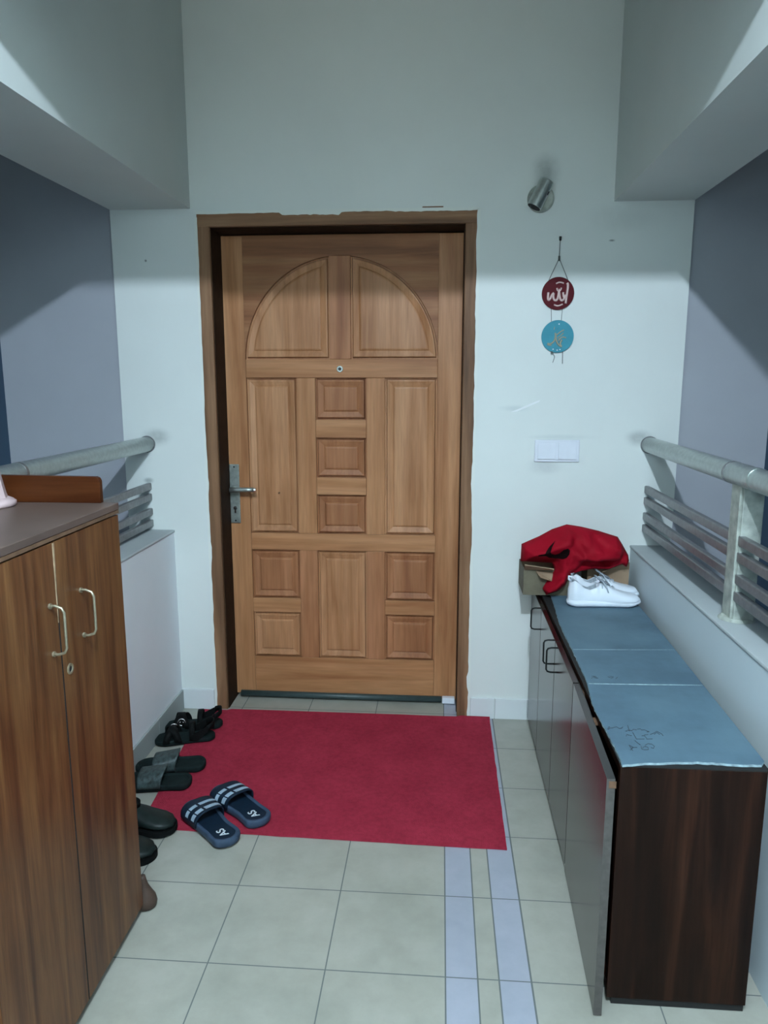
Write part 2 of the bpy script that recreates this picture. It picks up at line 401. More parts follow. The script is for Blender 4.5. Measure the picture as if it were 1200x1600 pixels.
leaf.box((X0+.002, LY+TH, .014), (X1-.002, LY+.044, 2.085), 3)
lf = leaf.build('leaf', [M_doorV, M_doorH, M_doorR, M_doorH, wood('door_wood_shaded_stained', (.20,.075,.030), (.34,.145,.064), (.44,.21,.10), 'x', 1, .5)], door, bevel=.0016, seg=2)  # arch boards: shade under the head and some staining put into the wood colour
PROF = [(0, .0165), (.0055, .0165), (.0100, .0015), (.014, .001), (.034, .0065), (.036, .0075), (.0405, .0035), (.046, .0022)]
def raised(rings_fn, name='panel', material=M_doorP):
    mb = MB(); rings = []
    for d, dep in PROF: rings.append([(x, LY+dep, z) for x, z in rings_fn(d)])
    mb.loft(rings, cap=False); n = len(rings[0]); mb.f.append(tuple(range((len(rings)-1)*n, len(rings)*n))); mb.m.append(0)
    return mb.build(name, material, lf)
def rect(x0, x1, z0, z1): return lambda d: [(x0+d, z0+d), (x1-d, z0+d), (x1-d, z1-d), (x0+d, z1-d)]
for (c, z0, z1, mt) in ((cL, .793, 1.489, M_doorP), (cR, .793, 1.489, M_doorP), (cM, 1.307, 1.489, M_doorR), (cM, 1.05, 1.227, M_doorR), (cM, .793, .972, M_doorR),
                    (cL, .485, .714, M_doorR), (cL, .2, .417, M_doorP), (cM, .2, .714, M_doorP), (cR, .485, .714, M_doorR), (cR, .2, .417, M_doorR)):
    raised(rect(c[0], c[1], z0, z1), material=mt)
for side in (-1, 1):
    def fn(d, side=side):
        xm = (ML-d) if side < 0 else (MR+d)
        return arc(side, d) + [(xm, AZ+d)]
    raised(fn)
# peephole
ph = MB(); px_, pz_ = -.442, 1.527
ph.tube([(px_, LY+.002, pz_), (px_, LY-.005, pz_)], [.0145, .0135], 24); p = ph.build('peephole', M_plate, door, smooth=False, bevel=.001)
MB().tube([(px_, LY-.004, pz_), (px_, LY-.0065, pz_)], [.008, .006], 18).build('lens', M_dkplast, p)
# keyed lock plate and lever
lp = MB().box((-.948, LY-.008, .838), (-.903, LY+.001, 1.107)).build('lock_plate', M_plate, door, bevel=.003)
lev = MB(); lev.tube([(-.926, LY-.004, .997), (-.926, LY-.052, .997)], .0115, 16)
lev.tube([(-.934, LY-.052, .997), (-.905, LY-.053, .998), (-.86, LY-.054, .999), (-.822, LY-.054, .999)], [.0125, .0115, .0105, .0105], 16)
lev.build('lever_handle', M_plate, lp, smooth=True, bevel=0)
MB().tube([(-.824, LY-.054, .999), (-.816, LY-.054, .999)], [.0108, .0095], 16).build('lever_tip', M_chrome, lp)
kh = MB(); kh.tube([(-.925, LY-.007, .908), (-.925, LY-.010, .908)], .0085, 16); kh.box((-.929, LY-.010, .885), (-.921, LY-.007, .905))
kh.build('keyhole', M_chrome, lp)
for z in (1.095, .85): MB().tube([(-.925, LY-.007, z), (-.925, LY-.0095, z)], .004, 10).build('screw', M_wire, lp)
# old hook hole, draught tube under the leaf
MB().tube([(-.724, LY+.003, .979), (-.724, LY-.004, .977)], .004, 10).build('nail', M_frameV, door)
sw = MB().tube([(-.925, LY-.016, .021), (-.5, LY-.018, .020), (.02, LY-.016, .020)], .0145, 16).build('draught_seal', M_rubber, door, smooth=True)
MB().box((.022, LY-.030, .004), (.080, LY-.002, .032)).build('end_cap', M_plastic, sw, bevel=.003)

# ---------------------------------------------------------------- mat
mm = MB(); nx, ny = 60, 44
c00, c10, c11, c01 = Vector((-.992, 2.208)), Vector((.229, 2.180)), Vector((.232, 3.108)), Vector((-1.060, 3.108))
def mz(u, v, x, y):
    z = .006 + .0012*noise.noise(Vector((x*5, y*5, 1)))
    if v > .96 and x > -.95: z += (v-.96)/.04*.010*(1 if x > .1 else .55)
    return z
for layer in (0, 1):
    for j in range(ny+1):
        for i in range(nx+1):
            u, v = i/nx, j/ny; p = (c00.lerp(c10, u)).lerp(c01.lerp(c11, u), v)
            wob = .0022*noise.noise(Vector((u*14, v*14, 5)))
            z = mz(u, v, p.x, p.y); mm.v.append((p.x+wob, p.y+wob*(.2 if v > .9 else 1), z if layer == 0 else .0008 + max(0, z-.0085)*.8))
N0 = (nx+1)*(ny+1)
for j in range(ny):
    for i in range(nx):
        a = j*(nx+1)+i; mm.f += [(a, a+1, a+nx+2, a+nx+1), (N0+a, N0+a+nx+1, N0+a+nx+2, N0+a+1)]; mm.m += [0, 0]
edge = [i for i in range(nx+1)] + [j*(nx+1)+nx for j in range(1, ny+1)] + [ny*(nx+1)+i for i in range(nx-1, -1, -1)] + [j*(nx+1) for j in range(ny-1, 0, -1)]
for k in range(len(edge)):
    a, b = edge[k], edge[(k+1) % len(edge)]; mm.f.append((a, N0+a, N0+b, b)); mm.m.append(0)
tag(mm.build('door_mat', M_mat, smooth=False), 'large crimson felt mat lying on the tiles before the wooden door', 'mat')

# ---------------------------------------------------------------- railings
def railing(sx, xc, zc, sill, label, posts, rings):
    t = thing('railing', (xc, D, sill), label, 'railing')
    MB().tube([(xc, D, zc), (xc, 1.5, zc), (xc, -1.2, zc)], .032, 28).build('handrail', M_steel, t, smooth=True)
    MB().tube([(xc, D, zc), (xc, D-.004, zc)], .036, 28).build('wall_flange', M_steelD, t, smooth=False)
    for k, y in enumerate(rings): MB().tube([(xc, y-.006, zc), (xc, y+.006, zc)], .0335, 28).build('joint_ring', M_steelD if k == 0 else M_steel, t, smooth=False)
    for dz in (-.183, -.230, -.294, -.345):
        MB().box((xc-.010, -1.2, zc+dz-.015), (xc+.010, D, zc+dz+.015)).build('bar', M_steelD, t, bevel=.004)
    for y in posts:
        a = MB(); a.box((xc-.015, y-.002, sill+.004), (xc+.022, y+.062, zc-.02)); a.box((xc-.008, y-.010, sill+.004), (xc+.050, y-.003, zc-.02))
        a.box((xc+.022, y-.003, sill+.004), (xc+.048, y+.055, zc-.02))
        p = a.build('post', M_steelP, t, bevel=.003)
        b = MB(); b.tube([(xc+.015, y+.025, sill+.001), (xc+.015, y+.025, sill+.010)], [.052, .042], 20); b.build('foot_plate', M_steelP, p)
    return t
railing(1, .853, 1.218, PRZ, 'stainless steel railing standing on the right-hand low wall behind the bench cabinet', (2.135, .9), (2.23, 2.06))
railing(-1, -1.262, 1.208, PLZ, 'stainless steel railing standing on the left-hand low wall behind the tall cupboard', (1.75, .5), (2.13,))

# ---------------------------------------------------------------- left cupboard
FX = -.817; YE = 1.811; YM = 1.485; YN = 1.165; CX = PLX+.006; TZ = 1.178
cup = thing('cupboard', (-1.0, 1.49, 0), 'tall reddish brown wooden shoe cupboard with two upright doors beside the left wall', 'cupboard')
b = MB(); b.box((CX, YN-.02, .03), (FX-.020, YE, TZ-.018), 0)
b.build('body', [M_cabL], cup, bevel=.001)
MB().box((CX, YN-.02, 0.001), (FX-.035, YE-.006, .03)).build('plinth', M_black, cup)
MB().box((CX-.0, YN-.025, TZ-.018), (FX+.003, YE+.002, TZ)).build('top', [M_topL], cup, bevel=.002)
MB().box((FX-.0185, YN-.025, TZ-.027), (FX+.0020, YE+.0005, TZ-.0185)).build('edge_strip', M_edge, cup)
for k, (a, b_) in enumerate(((YM+.0015, YE), (YN, YM-.0015))):
    dr = MB().box((FX-.0175, a, .031), (FX, b_, TZ-.031)).build('door', M_cabL, cup, bevel=.0012)
    e = MB(); yy = a if k == 0 else b_
    e.box((FX-.010, yy-.0015 if k == 0 else yy, .033), (FX+.0008, yy if k == 0 else yy+.0012, TZ-.033)); e.build('gap_strip', M_black, dr)  # black strips stand in for the shaded gap between the doors
    if k == 1:
        e = MB(); e.loft([[(FX-.002, yy-.002, z), (FX+.0015, yy-.002, z), (FX+.0015, yy-.002+wd, z), (FX-.002, yy-.002+wd, z)] for z, wd in ((.97, .001), (1.05, .003), (1.10, .005), (TZ-.033, .006))]); e.build('bare_edge', M_pale, dr)
    hy = 1.588 if k == 0 else 1.452; z0, z1 = (.905, 1.012) if k == 0 else (.910, 1.016)
    h = MB(); pts = [(FX-.001, hy, z1), (FX+.012, hy, z1+.001), (FX+.026, hy, z1-.004), (FX+.031, hy, z1-.014), (FX+.031, hy, (z0+z1)/2), (FX+.031, hy, z0+.014), (FX+.026, hy, z0+.004), (FX+.012, hy, z0-.001), (FX-.001, hy, z0)]
    h.tube(pts, .0031, 10); h.build('pull_handle', M_pull, dr, smooth=True)
    for z in (z0, z1): MB().tube([(FX, hy, z), (FX+.004, hy, z)], .0062, 12).build('pull_mount', M_pull, dr)
    if k == 0:
        e = MB(); n = 20
        e.loft([[(FX+x, 1.515+r*math.cos(2*math.pi*i/n), .852+r*1.0*math.sin(2*math.pi*i/n)) for i in range(n)] for x, r in ((0, .0125), (.003, .012), (.003, .0075), (.0005, .007))], cap=False)
        e.build('lock_ring', M_pull, dr)
        MB().tube([(FX-.001, 1.515, .852), (FX+.001, 1.515, .852)], .0072, 14).build('keyhole', M_black, dr)
# raised back board on the far edge of the top
bd = MB(); poly = [(-1.157, TZ), (-.853, TZ), (-.853, TZ+.056), (-.857, TZ+.064), (-.864, TZ+.067), (-1.157, TZ+.069)]
bd.prism(poly, 'y', 1.812-.016, 1.812+.0, 0); bd.build('back_board', M_cabLH, cup, bevel=.0015)
# flared foot at the far corner
ft = MB(); prof = [(.001, .024), (.006, .030), (.020, .034), (.036, .031), (.052, .022), (.070, .014), (.088, .010), (.098, .009)]
n = 20; ft.loft([[(-.829 + (.006-.06*z) + r*math.cos(2*math.pi*i/n), 1.843+r*.9*math.sin(2*math.pi*i/n), z) for i in range(n)] for z, r in prof]); 
ft.build('foot', M_foot, cup, smooth=True)

# pale pink stand at the left edge on the cupboard
pk = thing('pink_stand', (-1.10, 1.715, TZ), 'pale pink plastic stand with round base on top of the tall cupboard', 'stand')
def lathe(cx, cy, prof, n=40, yx=1.0):
    m = MB(); m.loft([[(cx+r*math.cos(2*math.pi*i/n), cy+r*yx*math.sin(2*math.pi*i/n), z) for i in range(n)] for z, r in prof]); return m
lathe(-1.105, 1.728, [(TZ, .058), (TZ+.004, .062), (TZ+.012, .062), (TZ+.017, .056), (TZ+.022, .046)]).build('base', M_pink, pk, smooth=True, bevel=0)
lathe(-1.105, 1.728, [(TZ+.018, .046), (TZ+.03, .042), (TZ+.06, .036), (TZ+.088, .031), (TZ+.092, .027)], 8).build('stem', M_pink, pk)
lathe(-1.105, 1.728, [(TZ+.091, .022), (TZ+.096, .025), (TZ+.108, .025), (TZ+.112, .021)]).build('collar', M_dkplast, pk, smooth=True)
lathe(-1.105, 1.728, [(TZ+.112, .021), (TZ+.118, .024), (TZ+.135, .021), (TZ+.150, .013), (TZ+.155, .004)]).build('cap', M_pink, pk, smooth=True)

# ---------------------------------------------------------------- right low cabinet
BX0, BX1, BY0, BY1, BTZ = .416, .740, 1.597, 3.112, .622
DX = .3955
lc = thing('low_cabinet', (.58, 2.35, 0), 'long low dark brown laminate shoe cabinet along the right wall', 'cabinet')
bb = MB(); T = .018
bb.box((BX0, BY0, .020), (BX1, BY0+T, BTZ)); bb.build('end_panel', M_cabR, lc, bevel=.001)
bb = MB(); bb.box((BX0, BY1-T, .020), (BX1, BY1, BTZ)); bb.build('far_end_panel', M_cabR, lc)
MB().box((BX1-.01, BY0+T, .02), (BX1, BY1-T, BTZ)).build('back_panel', M_cabR, lc)
MB().box((BX0+.004, BY0+T, .02), (BX1-.01, BY1-T, .04)).build('bottom_panel', M_cabR, lc)
MB().box((BX0+.001, BY0-.0, BTZ), (BX1+.004, BY1, BTZ+.003)).build('top_panel', M_black, lc)  # coloured black to stand in for the shaded gap beside the sheet
MB().box((BX0+.001, BY0+T, BTZ-.018), (BX1-.01, BY1-T, BTZ)).build('top_rail', M_cabR, lc)
for y in (2.785, 2.08): MB().box((BX0+.004, y, .04), (BX1-.01, y+.018, BTZ-.018)).build('divider', M_cabR, lc)
MB().box((BX0+.012, BY0+.004, .001), (BX1-.003, BY1, .020)).build('plinth', M_black, lc)
ys = [3.110, 2.800, 2.440, 2.092]
tops = [.618, .617, .616]
def pull(parent, y, x=DX):
    h = MB(); z0, z1 = .520, .606
    h.tube([(x+.001, y, z1), (x-.020, y, z1), (x-.030, y, z1-.003), (x-.034, y, z1-.010), (x-.034, y, z0+.010), (x-.030, y, z0+.003), (x-.020, y, z0), (x+.001, y, z0)], .003, 10)
    h.build('wire_pull', M_wire, parent, smooth=True)
for k in range(3):
    a = MB(); a.box((DX, ys[k+1]+.0025, .022), (DX+.018, ys[k]-.0025, .612)); dr = a.build('door', M_cabRD, lc, bevel=.0012)
    pull(dr, (ys[k+1]+.03) if k < 2 else (ys[k]-.045))
# near door stands slightly ajar, hinged at its far edge
a = MB(); y0, y1 = 1.560, 2.088
sk_ = lambda y: (y1-y)/(y1-y0)*-.017
vs = []
for (y, z) in ((y0, .004), (y1, .004), (y1, .612), (y0, .612)):
    vs.append((DX+sk_(y), y, z)); 
for (y, z) in ((y0, .004), (y1, .004), (y1, .612), (y0, .612)):
    vs.append((DX+sk_(y)+.019, y, z))
a.add(vs, [(0,1,2,3), (4,7,6,5), (0,4,5,1), (1,5,6,2), (2,6,7,3)], 0); a.add([vs[0], vs[3], vs[7], vs[4]], [(0,1,2,3)], 1)
dr4 = a.build('door', [M_cabRD, M_cabR2], lc)
dr4['label'] = 'door standing slightly ajar'
MB().box((DX-.012, 1.5585, .590), (DX+.004, 1.5602, .606)).build('chipped_corner', M_edge, dr4)
for y in (1.85, 2.03): MB().box((DX+.012, y, .598), (DX+.024, y+.03, .606)).build('hinge', M_edge, dr4)

# blue-grey card sheet on the cabinet, torn along its front and near edges
ZS = BTZ+.003
def sheet_edge():
    pts = []
    left = [(3.08,.452),(2.97,.450),(2.76,.440),(2.60,.430),(2.47,.428),(2.33,.430),(2.182,.429),(2.06,.428),(1.98,.420),(1.91,.414),(1.82,.415),(1.762,.418),(1.68,.419),(1.63,.420),(1.590,.418)]
    for i in range(len(left)-1):
        (ya, xa), (yb, xb) = left[i], left[i+1]
        for k in range(8):
            t = k/8; y = ya+(yb-ya)*t; pts.append((xa+(xb-xa)*t + .003*noise.noise(Vector((y*45, 2, 0))), y))
    for k in range(30):
        t = k/30; x = .418+(.742-.418)*t; pts.append((x, 1.588+.016*min(1, t*6)-.004*math.sin(t*9)+.004*noise.noise(Vector((x*60, 4, 0))) + .012*t))
    pts += [(.744, 1.63), (.752, 2.04), (.760, 2.372), (.765, 2.784), (.765, 3.08)]
    return pts
sp = sheet_edge()
sh = MB(); bot = [(x, y, ZS+.0005) for x, y in sp]; top = [(x+.0005, y+.0015, ZS+.0055) for x, y in sp]
n = len(sp); sh.v = bot+top
sh.f = [tuple(range(n-1,-1,-1)), tuple(range(n, 2*n))] + [(i, (i+1) % n, n+(i+1) % n, n+i) for i in range(n)]; sh.m = [0, 0]+[1]*n
sheet = sh.build('card_sheet', [M_sheet, M_torn], tri=True)
tag(sheet, 'blue-grey card sheet with torn edges covering the long low cabinet', 'card sheet')
ZT = ZS+.0055
def stroke(mb, pts, r, z=None, m=0):
    mb.tube(pts, r, 6, m)
seam = MB(); seam.tube([(.431, 2.045, ZT), (.60, 2.050, ZT+.0003), (.750, 2.058, ZT)], .0018, 8); seam.build('fold', M_torn, sheet, smooth=True)
seam = MB(); seam.tube([(.433, 2.318, ZT-.0006), (.757, 2.340, ZT-.0006)], .0013, 8); seam.build('fold', M_torn, sheet, smooth=True)
# handwriting, upside down as seen from the entrance: converted from crop pixels by a floor-plan mapping
def wr(px, py):     # handwriting laid out in a 1200x900 note area of the sheet
    return (.420 + (px-250)/600*.130, 1.664 + (1-(py-700)/300)*.000 + (770-py)/300*.124, ZT+.0003)
wri = MB()
W = [[(265,530),(285,500),(300,500),(290,520),(270,530)], [(300,515),(330,510),(350,500),(380,495),(400,515),(430,510),(450,490)], [(455,545),(475,545),(485,530),(500,545),(515,470)], [(500,530),(530,540),(550,520),(590,525)],
     [(600,515),(640,510),(645,525),(680,522),(720,545),(690,550)], [(715,580),(760,560),(810,535),(850,570),(850,590)], [(760,575),(800,550),(820,575)],
     [(435,610),(450,590),(480,600),(500,605)], [(530,560),(532,645),(620,640)], [(610,600),(640,600),(650,625),(640,640),(710,635)], [(640,590),(690,580)],
     [(505,660),(520,690),(540,715)], [(540,730),(530,760),(560,772),(600,765),(610,740),(580,730),(550,745)], [(590,715),(630,695),(670,700),(685,725),(660,750),(640,740)],
     [(415,720),(425,785)], [(400,780),(450,745),(415,720)], [(430,750),(490,745)]]
for s_ in W: MB().tube([wr(*p) for p in s_], .0008, 5).build('handwriting', M_ink, sheet)
def wr2(px, py): return (.445+(px)*.001, 2.085+(py)*.001, ZT+.0003)
for s_ in ([(0,0),(10,12),(20,0),(8,5)], [(4,16),(18,14)], [(50,14),(60,4),(66,14),(56,18)], [(70,2),(78,14)]): MB().tube([wr2(*p) for p in s_], .0008, 5).build('handwriting', M_ink, sheet)

# ---------------------------------------------------------------- cardboard boxes under the bag
ZB = ZS+.0055
def open_box(x0, x1, y0, y1, h, label, flaps, dark=False):
    t = thing('cardboard_box', ((x0+x1)/2, (y0+y1)/2, ZB), label, 'box', 'cardboard boxes under the red bag')
    q = MB(); th = .003
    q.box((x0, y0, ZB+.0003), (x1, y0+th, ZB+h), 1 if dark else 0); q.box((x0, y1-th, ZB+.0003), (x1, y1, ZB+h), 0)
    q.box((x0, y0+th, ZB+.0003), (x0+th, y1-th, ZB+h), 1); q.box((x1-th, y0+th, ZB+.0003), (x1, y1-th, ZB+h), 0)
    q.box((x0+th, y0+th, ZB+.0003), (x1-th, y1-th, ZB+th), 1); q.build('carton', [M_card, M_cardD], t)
    for f in flaps:
        g = MB(); g.add(f, [(0,1,2,3)]); g.build('flap', M_card, t, solid=.003)
    return t
open_box(.338, .530, 2.925, 3.105, .105, 'brown cardboard box with open flaps at the left end under the red bag',
    [[(.340, 2.925, ZB+.105), (.455, 2.925, ZB+.105), (.450, 2.882, ZB+.120), (.336, 2.882, ZB+.135)],
     [(.385, 2.925, ZB+.100), (.455, 2.925, ZB+.095), (.450, 2.895, ZB+.066), (.400, 2.89, ZB+.082)]], dark=True)
open_box(.600, .765, 2.985, 3.108, .100, 'brown cardboard box with folded flap at the right end behind the white sneakers',
    [[(.625, 2.985, ZB+.095), (.765, 2.985, ZB+.100), (.757, 2.955, ZB+.135), (.650, 2.945, ZB+.095)]])

# ---------------------------------------------------------------- red cloth bag draped over the boxes
YB = 2.915
outline = [(.3265,.838),(.395,.871),(.444,.900),(.500,.920),(.555,.912),(.625,.896),(.700,.873),(.720,.842),(.745,.800),(.750,.776),(.741,.752),(.722,.762),(.672,.742),(.606,.741),(.562,.732),(.521,.715),(.503,.679),(.471,.652),(.428,.6375),(.412,.662),(.445,.716),(.459,.740),(.449,.762),(.345,.766),(.3245,.768)]
def pt_seg(p, a, b):
    ab = b-a; t = max(0, min(1, (p-a).dot(ab)/ab.dot(ab))); return (p-(a+ab*t)).length
OL = [Vector(p) for p in outline]
# resample the outline smoothly
OL2 = []
for i in range(len(OL)):
    a, b_ = OL[i], OL[(i+1) % len(OL)]; k = max(1, int((b_-a).length/.009))
    for j in range(k): OL2.append(a.lerp(b_, j/k))
def inside(p):
    c = False; n = len(OL)
    for i in range(n):
        a, b_ = OL[i], OL[i-1]
        if (a.y > p.y) != (b_.y > p.y) and p.x < (b_.x-a.x)*(p.y-a.y)/(b_.y-a.y)+a.x: c = not c
    return c
from mathutils.geometry import delaunay_2d_cdt
pts = list(OL2); nb = len(pts)
x = .32
while x < .76:
    z = .63
    while z < .93:
        p = Vector((x+random.uniform(-.001,.001), z+random.uniform(-.001,.001)))
        if inside(p) and min(pt_seg(p, OL[i], OL[(i+1) % len(OL)]) for i in range(len(OL))) > .0045: pts.append(p)
        z += .0075
    x += .0075
v2, _, f2, ov, _, _ = delaunay_2d_cdt(pts, [], [list(range(nb))], 1, 1e-6)
def dist_edge(p): return min(pt_seg(p, OL[i], OL[(i+1) % len(OL)]) for i in range(len(OL)))
FOLDS = [((.43,.66),(.60,.80),.020,.020), ((.60,.80),(.73,.84),.014,.016), ((.36,.80),(.50,.86),.012,.014), ((.50,.86),(.50,.915),.010,.014), ((.45,.70),(.55,.735),.012,.010),
         ((.57,.775),(.66,.768),-.045,.020), ((.66,.768),(.715,.785),-.030,.014), ((.50,.72),(.575,.775),-.020,.012), ((.55,.80),(.70,.80),.016,.012), ((.56,.745),(.70,.752),.020,.010), ((.53,.86),(.56,.82),-.012,.014), ((.60,.88),(.64,.83),-.010,.012), ((.50,.88),(.44,.84),.010,.012), ((.36,.775),(.46,.772),-.012,.009), ((.37,.785),(.42,.79),-.010,.010), ((.62,.86),(.72,.80),-.008,.012), ((.62,.75),(.71,.78),.012,.008), ((.33,.83),(.345,.77),.010,.012)]
def front_y(p):
    d = dist_edge(p); h = .085*(1-math.exp(-d/.035))
    for a, b_, amp, wd in FOLDS:
        q = pt_seg(p, Vector(a), Vector(b_)); h += amp*math.exp(-(q/wd)**2)*min(1, d/.02)
    h += (.010*noise.noise(Vector((p.x*17, p.y*17, 4))) + .006*abs(noise.noise(Vector((p.x*40+p.y*20, p.y*35, 8)))))*min(1, d/.02)
    slope = max(0, (.76-p.y))*.22
    return YB + .02 - h - slope
bagv = []; n = len(v2)
for p in v2: bagv.append((p.x, front_y(p), p.y))
for p in v2:
    d = dist_edge(p); bagv.append((p.x, (YB + .022 + min(.14, d*2.2)*(1 if p.y > .77 else .15)) if d > .0006 else front_y(p), p.y))
bag = MB(); bag.v = bagv; bag.f = [tuple(f) for f in f2] + [tuple(n+i for i in reversed(f)) for f in f2]; bag.m = [0]*len(bag.f)
me_bag = bag.build('red_bag', M_red, smooth=True)
bm = bmesh.new(); bm.from_mesh(me_bag.data); bmesh.ops.remove_doubles(bm, verts=bm.verts, dist=.0004); bmesh.ops.recalc_face_normals(bm, faces=bm.faces); bm.to_mesh(me_bag.data); bm.free()
for p in me_bag.data.polygons: p.use_smooth = True
tag(me_bag, 'crumpled red cloth bag with a black curved emblem draped over cardboard boxes', 'bag')
# black curved emblem on the cloth
def zoom7(px, py):   # emblem outline on the bag front
    return Vector((.3265+(px-78)*.0004655, .838-(py-300)*.000447))
em = [(345,235),(310,290),(300,330),(312,350),(345,362),(380,340),(405,305),(440,292),(458,310),(455,350),(440,380),(410,402),(350,405),(300,398),(270,375),(205,372),(200,360),(255,345),(270,320),(300,280)]
emp = [zoom7(*p) for p in em]
emr = []
for i in range(len(emp)):
    a, b_ = emp[i], emp[(i+1) % len(emp)]
    for j in range(4): emr.append(a.lerp(b_, j/4))
nb = len(emr); gp = list(emr)
def ins(p, P):
    c = False
    for i in range(len(P)):
        a, b_ = P[i], P[i-1]
        if (a.y > p.y) != (b_.y > p.y) and p.x < (b_.x-a.x)*(p.y-a.y)/(b_.y-a.y)+a.x: c = not c
    return c
x = .38
while x < .51:
    z = .78
    while z < .88:
        p = Vector((x, z))
        if ins(p, emp) and min(pt_seg(p, emp[i], emp[(i+1) % len(emp)]) for i in range(len(emp))) > .0015: gp.append(p)
        z += .004
    x += .004
v3, _, f3, _, _, _ = delaunay_2d_cdt(gp, [], [list(range(nb))], 1, 1e-6)
e = MB(); e.v = [(p.x, front_y(p)-.0022, p.y) for p in v3]; e.f = [tuple(f) for f in f3]; e.m = [0]*len(e.f)
e.build('emblem', M_blackprint, me_bag, smooth=True)

# ---------------------------------------------------------------- footwear builders (local: +Y toe, heel at 0, X across)
def hw(t, W, toe=.55):      # half width along the sole, t 0 heel .. 1 toe
    s = W*(.80 + .05*math.cos(t*6) + .20*max(0, math.sin((t-.30)*2.6)))
    heel = math.sqrt(max(0, 1-((.13-t)/.13)**2)) if t < .13 else 1
    tw = .22; tip = math.sqrt(max(0, 1-((t-(1-tw))/tw)**2)) if t > 1-tw else 1
    return s*heel*(.0+tip)
def ts(n=34):
    return [.5-.5*math.cos(math.pi*i/n) for i in range(n+1)]
def sole_outline(L, W, ins=0, cx=0, side=1, n=34):
    R = []; Lf = []
    for t in ts(n):
        w_ = max(hw(t, W)-ins*(1 if hw(t, W) > ins else 0), .0)
        y = ins + t*(L-2*ins); c = cx*math.sin(max(0, t-.35)*2.2)*side
        R.append((c+w_, y)); Lf.append((c-w_, y))
    return R + Lf[::-1][1:-1]
def slide(loc, rz, side, label, cat, group, L, W, H, base, bed, strapm, rise=.052, s0=.50, s1=.83, stripes=None, text=None, lip=.006, name='slide_sandal', curl=.006):
    t = thing(name, loc, label, cat, group, rz)
    m_ = LMB(); prof = [(.006, 0), (.002, .004), (0, H*.45), (.0, H*.8), (.003, H), (.0085, H), (.012, H-lip)]
    rings = [[(x, y, z + curl*(max(0, y/L-.75)*4)**2*.6) for x, y in sole_outline(L, W, i_, .008, side)] for i_, z in prof]
    m_.loft(rings, cap=False); n = len(rings[0]); m_.f.append(tuple(range(n-1, -1, -1))); m_.m.append(0)
    so = m_.build('sole', base, t, smooth=True)
    f = LMB(); o2 = sole_outline(L, W, .012, .008, side); f.loft([[(x, y, H-lip-.002 + curl*(max(0, y/L-.75)*4)**2*.6) for x, y in o2], [(x, y, H-lip+.0005+ curl*(max(0, y/L-.75)*4)**2*.6) for x, y in o2]], cap=True)
    f.build('footbed', bed, so)
    # strap
    s_ = LMB(); nu, nv = 26, 12
    def sp_(u, v, off=0):
        tt = s0+(s1-s0)*v; y = tt*L - (.010*math.sin(math.pi*u) if False else 0); w_ = hw(tt, W)+.001
        c = .008*math.sin(max(0, tt-.35)*2.2)*side
        y += -(1-v)*.014*math.sin(math.pi*u) + v*.010*math.sin(math.pi*u)*.4
        a = math.pi*(1-u); h = rise*(1-.30*v)
        return (c + (w_+off)*math.copysign(abs(math.cos(a))**.72, math.cos(a)), y, H*.55 + (h+off)*abs(math.sin(a))**.62)
    for off in (0, .004):
        for j in range(nv+1):
            for i in range(nu+1): s_.v.append(sp_(i/nu, j/nv, off))
    K = (nu+1)*(nv+1)
    for j in range(nv):
        for i in range(nu):
            a = j*(nu+1)+i; s_.f += [(a, a+1, a+nu+2, a+nu+1), (K+a, K+a+nu+1, K+a+nu+2, K+a+1)]; s_.m += [0, 0]
    for i in range(nu):
        s_.f += [(i, K+i, K+i+1, i+1), (nv*(nu+1)+i, nv*(nu+1)+i+1, K+nv*(nu+1)+i+1, K+nv*(nu+1)+i)]; s_.m += [0, 0]
    for j in range(nv):
        a = j*(nu+1); s_.f += [(a, a+nu+1, K+a+nu+1, K+a), (a+nu, K+a+nu, K+a+2*nu+1, a+2*nu+1)]; s_.m += [0, 0]
    st = s_.build('strap', strapm, t, smooth=True)
    for (v0, v1, segs) in (stripes or []):
        for (u0, u1) in segs:
            q = LMB(); k = 8
            for i in range(k+1):
                u = u0+(u1-u0)*i/k
                for v in (v0, v1): q.v.append(sp_(u, v, .0048))
            q.f = [(2*i, 2*i+1, 2*i+3, 2*i+2) for i in range(k)]; q.m = [0]*k
            q.build('stripe', M_stripe, st, smooth=True)
    if text:
        cu = bpy.data.curves.new('lettering', 'FONT'); cu.body = text; cu.size = .037; cu.extrude = .0004; cu.align_x = 'CENTER'; cu.align_y = 'CENTER'; cu.offset = .0006
        tmp = bpy.data.objects.new('tmp', cu); C.collection.objects.link(tmp)
        dg = bpy.context.evaluated_depsgraph_get(); me = bpy.data.meshes.new_from_object(tmp.evaluated_get(dg)); bpy.data.objects.remove(tmp)
        me.transform(Matrix.Translation((-.002, .055, H-lip+.0012)) @ Matrix.Rotation(math.pi/2, 4, 'Z'))
        me.materials.clear(); me.materials.append(M_lettering); lo = bpy.data.objects.new('lettering', me); C.collection.objects.link(lo); lo.parent = so
    return t
M_lettering = mat('white_lettering', (.62,.68,.72), .6)
STR = [(.12, .30, ((.06, .22), (.25, .42), (.46, .94))), (.50, .66, ((.06, .22), (.25, .42), (.46, .94)))]
G = 'navy slides on the red mat'
ZM = .0085
def from_heel(hx, hy, tx, ty): return math.atan2(-(tx-hx), ty-hy)
slide((-.650, 2.122, .0078), from_heel(-.650, 2.122, -.872, 2.330), 1, 'navy slide sandal overhanging the front edge of the red mat, left one of its pair', 'sandal', G, .288, .058, .030, M_blueS, M_blue, M_blue, stripes=STR, text='AS', curl=.004)
